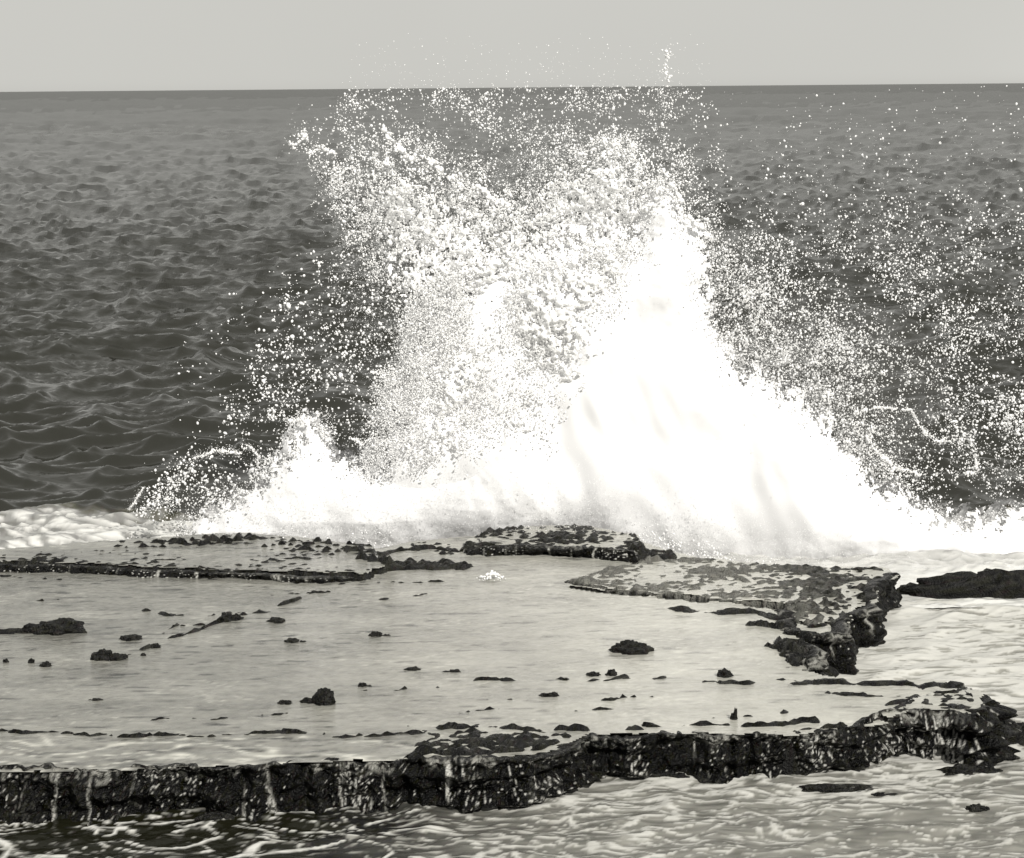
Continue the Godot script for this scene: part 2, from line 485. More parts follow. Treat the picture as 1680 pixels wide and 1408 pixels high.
func build_film() -> void:
	var pos := PackedVector3Array()
	var col := PackedColorArray()
	var keep := PackedByteArray()
	pos.resize(GX * GZ)
	col.resize(GX * GZ)
	keep.resize(GX * GZ)
	for r in GZ:
		for c in GX:
			var k := r * GX + c
			var x := X0 + c * DX
			var z := Z0 + r * DZ
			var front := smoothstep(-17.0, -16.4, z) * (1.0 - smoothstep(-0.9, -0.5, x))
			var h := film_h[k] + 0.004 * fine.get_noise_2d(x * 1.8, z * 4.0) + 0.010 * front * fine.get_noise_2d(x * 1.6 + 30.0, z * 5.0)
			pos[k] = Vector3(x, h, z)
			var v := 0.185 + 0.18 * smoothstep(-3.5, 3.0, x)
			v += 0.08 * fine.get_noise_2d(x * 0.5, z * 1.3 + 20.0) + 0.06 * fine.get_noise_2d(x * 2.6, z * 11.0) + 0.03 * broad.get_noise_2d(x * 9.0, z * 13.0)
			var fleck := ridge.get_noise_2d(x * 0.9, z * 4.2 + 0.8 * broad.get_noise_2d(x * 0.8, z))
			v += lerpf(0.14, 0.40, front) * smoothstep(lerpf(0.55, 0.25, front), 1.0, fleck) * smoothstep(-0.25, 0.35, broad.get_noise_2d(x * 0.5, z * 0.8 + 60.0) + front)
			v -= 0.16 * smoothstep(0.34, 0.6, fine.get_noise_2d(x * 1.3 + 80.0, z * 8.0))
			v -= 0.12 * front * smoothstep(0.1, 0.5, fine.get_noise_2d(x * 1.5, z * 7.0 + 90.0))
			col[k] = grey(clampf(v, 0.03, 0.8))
			keep[k] = 1 if inside[k] > 0.02 and h > rock_h[k] - 0.06 and c < GX - 1 and r < GZ - 1 and absf(film_h[k] - film_h[mini(k + GX + 1, GX * GZ - 1)]) < 0.01 and absf(film_h[k] - film_h[k + 1]) < 0.01 and absf(film_h[k] - film_h[mini(k + GX, GX * GZ - 1)]) < 0.01 else 0
	var o := place("shallow_water", grid_mesh(GX, GZ, pos, col, keep), M.film)
	tag(o, "thin pale milky water lying over the flat rock shelf", "water", "", "structure")


# ------------------------------------------------------------------ the sea
func crest(x: float, z: float, size: float, seed_: float) -> float:
	var n := broad.get_noise_2d(x / (size * 1.6) + seed_, z / size + 0.2 * x / size)
	return 1.0 - 2.0 * sqrt(n * n + 0.003)


func peak(x: float, z: float, size: float, seed_: float) -> float:      # narrow crests over wide flat troughs
	var n := broad.get_noise_2d(x / (size * 2.3) + seed_, z / size + 0.2 * x / size)
	var k := maxf(1.0 - sqrt(n * n + 0.004), 0.0)
	return 2.4 * pow(k, 4.0) - 0.75


func sea_height(x: float, z: float, gap: float) -> float:
	var h := 0.0
	for w in [[0.42, 0.013, 3.1], [0.95, 0.060, 7.7], [2.1, 0.112, 13.3], [5.0, 0.10, 29.1], [20.0, 0.15, 41.9], [80.0, 0.4, 57.3]]:
		var size: float = w[0]
		var share := smoothstep(0.30, 1.0, size / gap)
		if size > 20.0:
			share *= smoothstep(size * 1.5, size * 4.0, -z)
		share *= 1.0 - smoothstep(1500.0, 4000.0, -z)
		if share > 0.0:
			h += w[1] * share * peak(x, z, size, w[2])
	# cat's paws and wave groups, seen far out
	var out := -z
	h += 0.24 * smoothstep(45.0, 110.0, out) * (1.0 - smoothstep(300.0, 600.0, out)) * fine.get_noise_2d(x / 4.0, z / 11.0)
	h += 0.55 * smoothstep(120.0, 260.0, out) * (1.0 - smoothstep(900.0, 2000.0, out)) * fine.get_noise_2d(x / 9.0 + 20.0, z / 42.0)
	h += 1.1 * smoothstep(400.0, 800.0, out) * (1.0 - smoothstep(2500.0, 5000.0, out)) * fine.get_noise_2d(x / 25.0 + 50.0, z / 170.0)
	return h


func foam_streak(x: float, z: float, stretch: float) -> float:
	var wx := x + 0.35 * broad.get_noise_2d(x * 0.7, z * 0.9)
	var wz := z + 0.22 * broad.get_noise_2d(x * 0.5 + 30.0, z * 0.7)
	return ridge.get_noise_2d(wx * 3.0 / stretch, wz * 3.0)


func build_sea() -> void:
	var nx := 520
	var nz := 780
	var pos := PackedVector3Array()
	var col := PackedColorArray()
	pos.resize(nx * nz)
	col.resize(nx * nz)
	var near := 22.2
	var drop := EYE - SEA
	var low := drop / near
	for r in nz:
		var t := float(r) / (nz - 1)
		var slope := lerpf(drop / 30000.0, low, t)
		var d := drop / slope
		var gap := maxf(d * d / drop * low / nz, d * 0.62 / nx)
		for c in nx:
			var s := float(c) / (nx - 1) * 2.0 - 1.0
			var x := s * (d * 0.31 + 2.5)
			var z := -d
			var y := SEA + sea_height(x, z, gap)
			var foam := 0.0
			if d < 22.7:                              # runs on under the water by the shelf
				y = SEA - 0.12 * smoothstep(22.55, 22.4, d)
			if d < 40.0:
				# white water thrown back from the shelf
				var calm := smoothstep(23.0, 24.5, d)
				y = lerpf(SEA + 0.3 * (y - SEA), y, calm)
				var reach := 27.8 + 0.9 * broad.get_noise_2d(x * 0.35, 2.0) - 0.6 * smoothstep(5.0, 7.0, x)
				var n := fine.get_noise_2d(x * 0.9, z * 1.5)
				foam = smoothstep(-0.45, 0.15, (reach - d) * 0.9 + 0.5 * n)
				var hollow := smoothstep(0.0, 0.5, foam_streak(x, z, 3.0))
				foam *= 1.0 - 0.45 * smoothstep(0.0, 0.5, fine.get_noise_2d(x * 2.2 + 15.0, z * 9.0)) * smoothstep(23.0, 24.5, d)
				foam *= lerpf(1.0, 0.35, hollow * smoothstep(24.0, 26.0, d))
				y = SEA + (y - SEA) * (1.0 - 0.6 * foam)
				y += 0.05 * foam * (0.5 + fine.get_noise_2d(x * 0.7, z * 1.8)) + 0.018 * foam * fine.get_noise_2d(x * 3.0, z * 9.0)
				y = lerpf(SEA, y, smoothstep(22.6, 23.8, d)) if d > 22.6 else y
			pos[r * nx + c] = Vector3(x, y, z)
			col[r * nx + c] = grey(lerpf(0.015, 0.56, foam), lerpf(3.0, 0.35, smoothstep(0.0, 0.25, foam)))
	var o := place("sea", banded(grid_mesh(nx, nz, pos, col, PackedByteArray())), null)
	tag(o, "dark choppy sea reaching to the horizon", "sea", "", "structure")


func build_shore_water() -> void:
	var nx := 620
	var nz := 370
	var pos := PackedVector3Array()
	var col := PackedColorArray()
	var keep := PackedByteArray()
	pos.resize(nx * nz)
	col.resize(nx * nz)
	keep.resize(nx * nz)
	for r in nz:
		var z := -22.602 + r * 0.0285
		for c in nx:
			var x := -7.5 + c * 0.027
			var k := r * nx + c
			var d := shelf_at(inside, x, z) if z > Z0 and z < Z0 + DZ * (GZ - 1) and x < X0 + DX * (GX - 1) else -1.0
			keep[k] = 1 if d < 0.25 else 0
			if d > 0.4:
				pos[k] = Vector3(x, SEA, z)
				continue
			var lane := smoothstep(-18.2, -19.0, z)                 # the channel on the right
			var out := smoothstep(-1.8, 1.1, x + 0.5 * broad.get_noise_2d(x * 0.6, z * 0.9))
			var streak := foam_streak(x * 1.5, z * 1.7, 3.4)
			var small := fine.get_noise_2d(x * 1.5, z * 9.5)
			var amount := lerpf(0.34, 0.55, out)
			amount += 0.22 * exp(-absf(d) * 2.2) * out
			amount += lane * 0.30
			amount -= 0.22 * smoothstep(1.2, 2.6, x) * smoothstep(-16.2, -15.2, z)
			var foam := smoothstep(0.80 - amount, 1.02 - amount, streak * 0.75 + 0.22 * small)
			var lace := lacing.get_noise_2d(x * 0.85 + 0.5 * broad.get_noise_2d(x * 0.8, z * 1.2), z * 3.1 + 0.8 * broad.get_noise_2d(x * 0.6 + 20.0, z * 1.1))
			var veil := lacing.get_noise_2d(x * 2.1 + 40.0, z * 6.0 + 0.6 * broad.get_noise_2d(x * 1.5, z * 2.0))
			var thread := maxf(smoothstep(0.60, 0.80, lace), 0.8 * smoothstep(0.70, 0.88, veil) * smoothstep(-0.1, 0.4, broad.get_noise_2d(x * 0.8 + 11.0, z * 1.4)))
			foam = lerpf(maxf(thread, 0.4 * foam), maxf(foam * 0.8, 0.75 * thread), out)
			foam = clampf(foam, 0.0, 1.0)
			var body := lerpf(0.005, 0.16, out) + 0.10 * out * small
			body = lerpf(body, 0.25 + 0.14 * small, lane)
			col[k] = grey(clampf(lerpf(body, lerpf(0.50, 0.54, lane), foam), 0.008, 0.8), 1.0 - 0.5 * foam)
			var y := SEA + 0.026 * crest(x, z, 0.8, 90.0) + 0.007 * crest(x, z, 0.27, 70.0) + 0.010 * foam
			y += 0.02 * fine.get_noise_2d(x * 1.2, z * 2.4) * (1.0 - lane)
			pos[k] = Vector3(x, y, z)
	var o := place("foaming_water", grid_mesh(nx, nz, pos, col, keep), M.shore)
	tag(o, "foam streaked water in front of the ledge and in the channel on its right", "water", "", "structure")


# ------------------------------------------------------------------ broken rock faces
func face(called: String, points: Array, heights: Array, foot: float, run: Vector2, inset: float, amp: float, white: float, rough := 1.0) -> MeshInstance3D:
	# a face swept along its rim: from a little behind the rim, over it and down to the foot
	var run_len := [0.0]
	for i in points.size() - 1:
		run_len.append(run_len[i] + (points[i] as Vector2).distance_to(points[i + 1]))
	var whole: float = run_len[-1]
	var ns := maxi(int(whole / 0.0145), 8)
	var nv := 84
	var line: Array[Vector2] = []
	var tops := PackedFloat32Array()
	var j := 0
	for s in ns:
		var at := whole * s / (ns - 1)
		while j < points.size() - 2 and at > run_len[j + 1]:
			j += 1
		var t: float = (at - run_len[j]) / maxf(run_len[j + 1] - run_len[j], 1e-6)
		line.append((points[j] as Vector2).lerp(points[j + 1], t))
		tops.append(lerpf(heights[j], heights[j + 1], smoothstep(0.0, 1.0, t)))
	var pos := PackedVector3Array()
	var col := PackedColorArray()
	pos.resize(ns * nv)
	col.resize(ns * nv)
	var reach := 9
	for s in ns:
		var along := (line[mini(s + reach, ns - 1)] - line[maxi(s - reach, 0)]).normalized()
		var n := Vector2(-along.y, along.x)
		var p := line[s]
		var u := p.x + 0.6 * p.y
		p += n * rough * (0.11 * broad.get_noise_2d(u * 1.1, 1.0) + 0.09 * fine.get_noise_2d(u * 3.0, 4.0) - 0.10 * smoothstep(0.35, 0.6, fine.get_noise_2d(u * 1.7, 14.0)))
		var top := tops[s] + rough * (0.045 * fine.get_noise_2d(u * 1.4, 9.0) + 0.022 * fine.get_noise_2d(u * 6.0, 19.0))
		var lean := lerpf(run.x, run.y, float(s) / (ns - 1)) * (0.7 + 0.6 * broad.get_noise_2d(u * 0.8, 20.0))
		for v in nv:
			var t := float(v) / (nv - 1)
			var o: float
			var y: float
			if t < 0.22:
				var b := t / 0.22
				o = lerpf(-inset, -0.02, b)
				y = top - 0.05 * (1.0 - b) * (1.0 - b)
			else:
				var b := (t - 0.22) / 0.78
				y = lerpf(top, foot, b)
				o = -0.02 + lean * b * b + 0.05 * sqrt(minf(b * 6.0, 1.0))
			var rise := smoothstep(0.05, 0.3, t)
			# beds of rock, knobs and pits
			var bed := broad.get_noise_2d(u * 0.5 + 3.0, y * 7.0)
			var knob := fine.get_noise_3d(p.x * 4.2, y * 5.0, (p.y + o) * 4.2)
			var pit := 1.0 + cells.get_noise_3d(p.x * 7.0, y * 7.0, (p.y + o) * 7.0)
			o += rise * amp * (1.0 + 0.8 * t) * (0.7 * bed + 1.0 * knob - 0.7 * (0.5 - pit))
			y += (1.0 - rise * 0.5) * amp * 0.35 * knob
			pos[v * ns + s] = Vector3(p.x + n.x * o, y, p.y + n.y * o)
			var tone := 0.006 + 0.008 * fine.get_noise_3d(p.x * 6.0, y * 6.0, p.y * 6.0 + 31.0)
			var fall := 0.5 + 0.5 * broad.get_noise_2d(u * 1.7, y * 0.7)         # where water runs down
			var drip := fine.get_noise_2d(u * 24.0, y * 19.0 + o * 12.0)
			var spot := -cells.get_noise_3d(p.x * 24.0, y * 22.0, p.y * 24.0 + o * 24.0)
			var foam := smoothstep(0.38, 0.56, drip * 0.8 + (fall - 0.5) * 0.7 + 0.50 * (white - 0.65)) * (0.6 + 0.4 * drip)
			foam = maxf(foam, smoothstep(0.79, 0.90, spot + 0.22 * fine.get_noise_3d(p.x * 27.0, y * 27.0, o * 27.0) + 0.30 * (fall - 0.5) + 0.1 * (white - 0.5)) * 0.9)
			var thread := smoothstep(0.42, 0.60, fine.get_noise_2d(u * 4.5 + 0.03 * sin(y * 19.0) + 0.10 * fine.get_noise_2d(u * 2.0, y * 3.0), 77.0 + y * 0.35)) * smoothstep(-0.55, 0.15, fine.get_noise_2d(u * 30.0, y * 16.0))
			foam = maxf(foam * 0.8, thread * (0.45 + 0.5 * white))
			foam = maxf(foam, 0.6 * smoothstep(0.1, 0.55, fine.get_noise_2d(u * 3.0 + 9.0, 5.0) + 0.9 * fine.get_noise_2d(u * 13.0, t * 20.0)) * smoothstep(0.13, 0.20, t) * (1.0 - smoothstep(0.22, 0.34, t)) * rough)
			foam *= smoothstep(0.15, 0.30, t)
			col[v * ns + s] = grey(lerpf(clampf(tone, 0.003, 0.03) + 0.045 * smoothstep(0.15, 0.6, knob) * smoothstep(0.0, 0.5, fine.get_noise_3d(p.x * 14.0, y * 14.0, o * 14.0)), 0.60, foam), 1.0 - 0.6 * foam)
	return place(called, grid_mesh(ns, nv, pos, col, PackedByteArray()), M.rock)


func build_ledges() -> void:
	var o := face("rock_ledge", [Vector2(-5.96, -15.79), Vector2(-4.56, -15.82), Vector2(-3.85, -15.83), Vector2(-3.09, -15.87), Vector2(-2.44, -15.89), Vector2(-1.79, -15.99), Vector2(-1.13, -16.01)], [0.006, 0.006, 0.006, 0.006, 0.006, 0.006, 0.006], -0.75, Vector2(1.15, 0.55), 0.12, 0.09, 0.62)
	tag(o, "left stretch of the black front ledge, with thin water on top and a sloping foot", "rock ledge", "broken front edge of the shelf")
	o = face("rock_ledge", [Vector2(-1.13, -16.03), Vector2(-0.91, -16.00), Vector2(-0.58, -16.01), Vector2(-0.25, -16.02), Vector2(0.14, -16.09), Vector2(0.39, -16.26), Vector2(0.57, -16.53), Vector2(0.69, -16.67)], [0.0, 0.03, 0.04, 0.04, 0.03, 0.03, 0.02, 0.0], -0.75, Vector2(0.55, 0.3), 0.2, 0.10, 0.75)
	tag(o, "middle stretch of the black front ledge, dry rock on top, slanting right end", "rock ledge", "broken front edge of the shelf")
	o = face("rock_ledge", [Vector2(0.66, -16.67), Vector2(1.23, -16.64), Vector2(1.75, -16.65), Vector2(2.15, -16.64), Vector2(2.71, -16.59), Vector2(3.07, -16.68), Vector2(3.52, -16.91), Vector2(3.86, -17.13)], [0.0, 0.01, 0.01, 0.01, 0.02, 0.03, 0.05, 0.06], -0.75, Vector2(0.2, 0.2), 0.15, 0.09, 0.55)
	tag(o, "straight black upright face of the ledge right of the slanting rock, speckled with drips", "rock ledge", "broken front edge of the shelf")
	o = face("rock_ledge", [Vector2(3.79, -17.09), Vector2(4.03, -17.10), Vector2(4.25, -17.06), Vector2(4.41, -16.99), Vector2(4.55, -17.16), Vector2(4.64, -17.47), Vector2(4.65, -17.86), Vector2(4.51, -18.13)], [0.05, 0.06, 0.06, 0.06, 0.05, 0.05, 0.05, 0.03], -0.75, Vector2(0.4, 0.45), 0.25, 0.12, 1.25)
	tag(o, "rounded right end of the front ledge with water pouring white down its face", "rock ledge", "broken front edge of the shelf")
	o = face("back_ledge", [Vector2(-8.55, -23.19), Vector2(-6.46, -22.96), Vector2(-5.58, -22.87), Vector2(-4.61, -22.63), Vector2(-3.35, -22.42), Vector2(-2.43, -22.27), Vector2(-1.86, -22.34)], [0.075, 0.075, 0.075, 0.075, 0.075, 0.07, 0.03], -0.06, Vector2(0.05, 0.05), 0.12, 0.05, 0.3, 0.4)
	tag(o, "low dark step of rock across the back of the shelf on the left", "rock ledge")
	o = face("rough_hump_edge", [Vector2(-0.69, -23.74), Vector2(-0.33, -23.57), Vector2(0.22, -23.52), Vector2(0.93, -23.40), Vector2(1.32, -23.20), Vector2(1.56, -23.12), Vector2(1.66, -23.66)], [0.04, 0.11, 0.12, 0.13, 0.14, 0.13, 0.08], -0.06, Vector2(0.06, 0.06), 0.12, 0.06, 0.4, 0.5)
	tag(o, "black broken edge of the hump of rock right below the foot of the splash", "rock ledge")
	o = face("rock_block", [Vector2(3.14, -20.87), Vector2(3.10, -20.13), Vector2(3.20, -19.70), Vector2(3.39, -19.65), Vector2(3.69, -19.74), Vector2(3.87, -20.50), Vector2(4.04, -20.59), Vector2(4.23, -20.79), Vector2(4.37, -21.63), Vector2(4.74, -22.33)], [0.03, 0.04, 0.05, 0.05, 0.05, 0.05, 0.05, 0.05, 0.05, 0.03], -0.7, Vector2(0.1, 0.1), 0.2, 0.06, 0.25)
	tag(o, "dark rough squared block at the right end of the mottled shelf, above the white channel", "rock block")
	o = face("rock_corner", [Vector2(2.90, -19.26), Vector2(2.94, -18.83), Vector2(3.07, -18.66), Vector2(3.21, -18.78), Vector2(3.29, -19.12), Vector2(3.23, -19.48)], [0.03, 0.07, 0.09, 0.09, 0.08, 0.04], -0.7, Vector2(0.1, 0.1), 0.2, 0.09, 0.3)
	tag(o, "small knobbly dark rock corner in front of the squared block, beside the channel", "rock")


# ------------------------------------------------------------------ loose rocks
func ball(st: SurfaceTool, at: Vector3, size: Vector3, rough: float, seed_: float, rings := 18) -> void:
	var s := SphereMesh.new()
	s.radial_segments = rings * 2
	s.rings = rings
	s.radius = 1.0
	s.height = 2.0
	var a := s.get_mesh_arrays()
	var v: PackedVector3Array = a[Mesh.ARRAY_VERTEX]
	var idx: PackedInt32Array = a[Mesh.ARRAY_INDEX]
	for i in idx:
		var p := v[i].normalized()
		var f := 1.0 + rough * (0.7 * broad.get_noise_3d(p.x * 1.3 + seed_, p.y * 1.3, p.z * 1.3) + 0.55 * fine.get_noise_3d(p.x * 2.6, p.y * 2.6 + seed_, p.z * 2.6) - 0.3 * (cells.get_noise_3d(p.x * 2.5 + seed_, p.y * 2.5, p.z * 2.5) + 0.6))
		var q := at + p * size * f
		st.set_smooth_group(0)
		st.set_color(grey(clampf(0.014 + 0.02 * fine.get_noise_3d(q.x * 12.0, q.y * 12.0, q.z * 12.0 + seed_), 0.006, 0.07)))
		st.add_vertex(q)


func rock(called: String, label: String, x: float, z: float, w: float, h: float, lumps: Array, y := 0.0, group := "") -> void:
	# lumps: each centre across, centre deep, half width, height, depth - as shares of the width and the height
	var st := SurfaceTool.new()
	st.begin(Mesh.PRIMITIVE_TRIANGLES)
	var n := 0
	for l in lumps:
		ball(st, Vector3(l[0] * w, h * (l[3] - 0.75) * 0.4, l[1] * w), Vector3(l[2] * w, h * l[3] * 0.85, l[4] * w), 0.42, x * 3.7 + z * 1.3 + n * 5.0)
		n += 1
	st.index()
	st.generate_normals()
	var o := place(called, st.commit(), M.rock)
	o.position = Vector3(x, y, z)
	tag(o, label, "rock", group)


func build_rocks() -> void:
	var one := [[0.0, 0.0, 0.5, 1.0, 0.36]]
	var g := "rocks lying on the wet shelf"
	rock("long_rock", "long low black rock at the left edge, rising to a hump at its right end", -5.50, -20.24, 1.30, 0.152, [[-0.12, 0.0, 0.40, 0.45, 0.07], [0.30, 0.0, 0.20, 1.0, 0.13], [0.12, 0.0, 0.2, 0.7, 0.1]], -0.01, g)
	rock("boulder", "humped dark rock with a pale wet hollow, at the lower end of the diagonal crack", -4.35, -19.21, 0.41, 0.106, [[-0.15, 0.0, 0.3, 1.0, 0.28], [0.22, 0.03, 0.3, 0.75, 0.2]], -0.01, g)
	rock("flat_rock", "flat dark rock between the long rock and the diagonal crack", -4.26, -19.92, 0.25, 0.052, one, -0.01, g)
	rock("stone", "small dark stone lying on the diagonal crack", -3.93, -19.59, 0.13, 0.051, one, -0.01, g)
	rock("stone", "tiny dark stone just left of the one on the diagonal crack", -4.00, -19.29, 0.06, 0.039, one, -0.01, g)
	rock("flat_rock", "lumpy dark rock at the upper end of the diagonal crack", -3.27, -20.64, 0.30, 0.096, [[-0.1, 0.0, 0.35, 1.0, 0.3], [0.25, -0.05, 0.25, 0.8, 0.2]], -0.01, g)
	rock("flat_rock", "small flat rock below the upper end of the diagonal crack", -2.72, -20.56, 0.22, 0.054, one, -0.01, g)
	rock("flat_rock", "low dark rock with two humps, left of the middle of the wet shelf", -2.41, -19.75, 0.25, 0.052, [[-0.15, 0.0, 0.32, 1.0, 0.2], [0.3, 0.0, 0.2, 0.6, 0.14]], -0.01, g)
	rock("flat_rock", "low dark rock with a short right arm, farther back than its two-humped neighbour", -1.49, -19.96, 0.25, 0.052, [[-0.18, 0.0, 0.32, 1.0, 0.22], [0.28, 0.0, 0.22, 0.6, 0.14]], -0.01, g)
	rock("boulder", "largest loose boulder on the shelf, black with a knob reaching left", -1.96, -17.68, 0.36, 0.170, [[0.2, 0.02, 0.30, 1.0, 0.26], [-0.24, -0.06, 0.26, 0.5, 0.16], [0.28, 0.1, 0.2, 0.75, 0.16]], -0.01, g)
	rock("flat_rock", "thin flat rock just left of the largest boulder", -2.28, -17.67, 0.15, 0.036, one, -0.01, g)
	rock("stone", "small black stone right of the largest boulder", -1.52, -18.19, 0.16, 0.048, [[-0.2, 0.0, 0.3, 1.0, 0.25], [0.2, 0.03, 0.3, 0.55, 0.18]], -0.01, g)
	rock("oval_rock", "smooth oval black rock alone on the pale wet shelf right of the middle", 1.27, -19.30, 0.44, 0.128, [[0.0, 0.0, 0.5, 0.8, 0.33], [0.0, -0.1, 0.36, 0.95, 0.18]], -0.01, g)
	rock("flat_rock", "flat grey stone left of the pointed stone, below the oval rock", 0.82, -18.48, 0.15, 0.043, one, -0.01, g)
	rock("stone", "small pointed three-cornered stone below the oval rock", 1.00, -18.47, 0.13, 0.075, [[0.1, 0.0, 0.38, 1.0, 0.3], [-0.25, 0.0, 0.25, 0.5, 0.18]], -0.01, g)
	rock("stone", "dark stone just behind the left end of the right rock rib", 2.18, -18.41, 0.19, 0.080, [[0.0, 0.0, 0.46, 0.9, 0.3], [-0.1, 0.0, 0.3, 1.1, 0.2]], -0.01, g)
	rock("flat_rock", "flat mottled rock in front of the pointed stone, nearer the ledge", 0.35, -17.82, 0.21, 0.057, [[-0.1, 0.0, 0.38, 0.8, 0.2], [0.25, 0.0, 0.22, 0.9, 0.16]], -0.01, g)
	rock("stone", "tiny upright stone near the rim of the upright ledge face", 2.11, -17.08, 0.08, 0.074, [[0.0, 0.0, 0.4, 1.1, 0.3], [0.2, 0.0, 0.25, 1.5, 0.2]], -0.01, g)
	rock("stone", "small dark stone cut off by the left edge, below the long rock", -5.43, -19.10, 0.07, 0.045, one, -0.01, g)
	rock("stone", "small dark stone below the long rock, left of its low neighbour", -5.15, -19.07, 0.07, 0.056, one, -0.01, g)
	rock("stone", "small low stone with a flat top, between two stones and the humped rock", -4.97, -18.95, 0.12, 0.061, one, -0.01, g)
	rock("flat_rock", "thin flat rock in the middle of the shelf, behind the rib of rock", -0.66, -18.64, 0.22, 0.038, [[-0.2, 0.0, 0.3, 0.6, 0.15], [0.2, 0.0, 0.3, 0.9, 0.18]], -0.01, g)
	rock("flat_rock", "small sliver of rock left of the thin flat rock in the middle of the shelf", -1.06, -18.72, 0.17, 0.035, one, -0.01, g)
	rock("flat_rock", "low smudge of rock near the left front of the shelf", -4.20, -17.82, 0.17, 0.036, [[0.1, 0.0, 0.35, 0.9, 0.2], [-0.25, 0.0, 0.25, 0.5, 0.15]], -0.01, g)
	rock("channel_rock", "dark rough rock cut off by the right edge, standing in the white channel", 5.79, -22.91, 1.84, 0.360, [[0.0, 0.0, 0.46, 0.75, 0.14], [0.22, 0.03, 0.3, 0.9, 0.11], [-0.26, -0.02, 0.24, 0.55, 0.07], [0.4, 0.0, 0.2, 0.8, 0.1]], -0.40)
	rock("end_rock", "small grey knobbly rock beside the right end of the front ledge", 4.84, -17.39, 0.52, 0.300, [[-0.1, 0.0, 0.42, 0.9, 0.25], [0.25, -0.05, 0.3, 0.8, 0.25]], -0.40)
	rock("awash_rock", "long low weedy rock awash in front of the right half of the ledge", 3.03, -16.16, 1.02, 0.130, [[-0.1, -0.10, 0.36, 0.55, 0.06], [0.15, -0.03, 0.26, 0.5, 0.06], [0.34, 0.06, 0.16, 0.4, 0.05]], -0.40)
	rock("awash_rock", "short low rock awash at the foot of the slanting end of the middle ledge", 1.37, -16.56, 0.51, 0.130, [[-0.1, 0.0, 0.4, 0.8, 0.09], [0.2, 0.0, 0.3, 0.6, 0.07]], -0.40)
	rock("awash_rock", "low rounded rock with foam on top, right of the long weedy rock", 4.31, -16.64, 0.62, 0.130, [[-0.15, 0.0, 0.36, 0.75, 0.18], [0.2, 0.0, 0.3, 0.6, 0.14]], -0.40)
	rock("awash_rock", "small flat rock awash alone near the lower right corner", 4.15, -15.75, 0.21, 0.070, [[-0.1, 0.0, 0.4, 0.8, 0.2], [0.25, 0.0, 0.25, 0.6, 0.15]], -0.40)
	rock("awash_rock", "black hump of rock awash at the foot of the left ledge", -2.67, -15.66, 0.35, 0.130, [[0.0, 0.0, 0.46, 0.7, 0.2], [0.2, 0.0, 0.3, 0.6, 0.15]], -0.40)


	# a little burst of foam in front of the hump
	var st := SurfaceTool.new()
	st.begin(Mesh.PRIMITIVE_TRIANGLES)
	for n in 70:
		var a := rng.randf() * TAU
		var d := 0.19 * sqrt(rng.randf())
		var size := 0.024 * (1.15 - d / 0.2) * rng.randf_range(0.5, 1.0)
		ball(st, Vector3(cos(a) * d, 0.10 * (1.0 - d / 0.17) * rng.randf(), sin(a) * d * 0.7), Vector3(size * 1.2, size, size), 0.5, n * 1.3, 6)
	st.index()
	st.generate_normals()
	var o := place("small_splash", st.commit(), M.foam)
	o.position = Vector3(-0.27, 0.02, -22.34)
	tag(o, "small white burst of foam on the shelf in front of the rough hump", "splash", "", "stuff")


# ------------------------------------------------------------------ the breaking wave
func drop_mesh() -> ArrayMesh:
	return icosphere(1)


func icosphere(level: int) -> ArrayMesh:
	var st := SurfaceTool.new()
	st.begin(Mesh.PRIMITIVE_TRIANGLES)
	for f in octa(level):
		for p in f:
			st.set_normal(p)
			st.add_vertex(p)
	st.index()
	return st.commit()


func octa(level: int) -> Array:
	var faces := []
	for s in [1.0, -1.0]:
		for i in 4:
			var a := Vector3(cos(i * PI / 2), 0, sin(i * PI / 2))
			var b := Vector3(cos((i + 1) * PI / 2), 0, sin((i + 1) * PI / 2))
			faces.append([Vector3(0, s, 0), a, b] if s > 0 else [Vector3(0, s, 0), b, a])
	for k in level:
		var next := []
		for f in faces:
			var ab: Vector3 = ((f[0] + f[1]) as Vector3).normalized()
			var bc: Vector3 = ((f[1] + f[2]) as Vector3).normalized()
			var ca: Vector3 = ((f[2] + f[0]) as Vector3).normalized()
			next.append_array([[f[0], ab, ca], [ab, f[1], bc], [ca, bc, f[2]], [ab, bc, ca]])
		faces = next
	return faces


func cluster_mesh(count: int, spread: float, small: float, large: float) -> ArrayMesh:
	var st := SurfaceTool.new()
	st.begin(Mesh.PRIMITIVE_TRIANGLES)
	var faces := octa(1)
	for n in count:
		var at := Vector3(rng.randfn(), rng.randfn(), rng.randfn()) * spread
		var size := lerpf(small, large, pow(rng.randf(), 2.5))
		var sx := size * rng.randf_range(0.8, 1.3)
		for f in faces:
			for p in f:
				st.set_normal(p)
				st.add_vertex(at + (p as Vector3) * Vector3(sx, size, size))
	st.index()
	return st.commit()


func turned(size: Vector3) -> Basis:
	return Basis.from_euler(Vector3(rng.randf() * TAU, rng.randf() * TAU, rng.randf() * TAU)) * Basis.from_scale(size)


func put(buf: PackedFloat32Array, b: Basis, o: Vector3) -> void:
	buf.append_array(PackedFloat32Array([b.x.x, b.y.x, b.z.x, o.x, b.x.y, b.y.y, b.z.y, o.y, b.x.z, b.y.z, b.z.z, o.z]))


func swarm(called: String, mesh: Mesh, buf: PackedFloat32Array, parent: Node, label: String) -> void:
	var mm := MultiMesh.new()
	mm.transform_format = MultiMesh.TRANSFORM_3D
	mm.mesh = mesh
	mm.instance_count = buf.size() / 12
	mm.buffer = buf
	var o := MultiMeshInstance3D.new()
	o.name = called
	o.multimesh = mm
	o.material_override = M.foam
	o.set_meta("kind", "stuff")
	o.set_meta("label", label)
	parent.add_child(o, true)


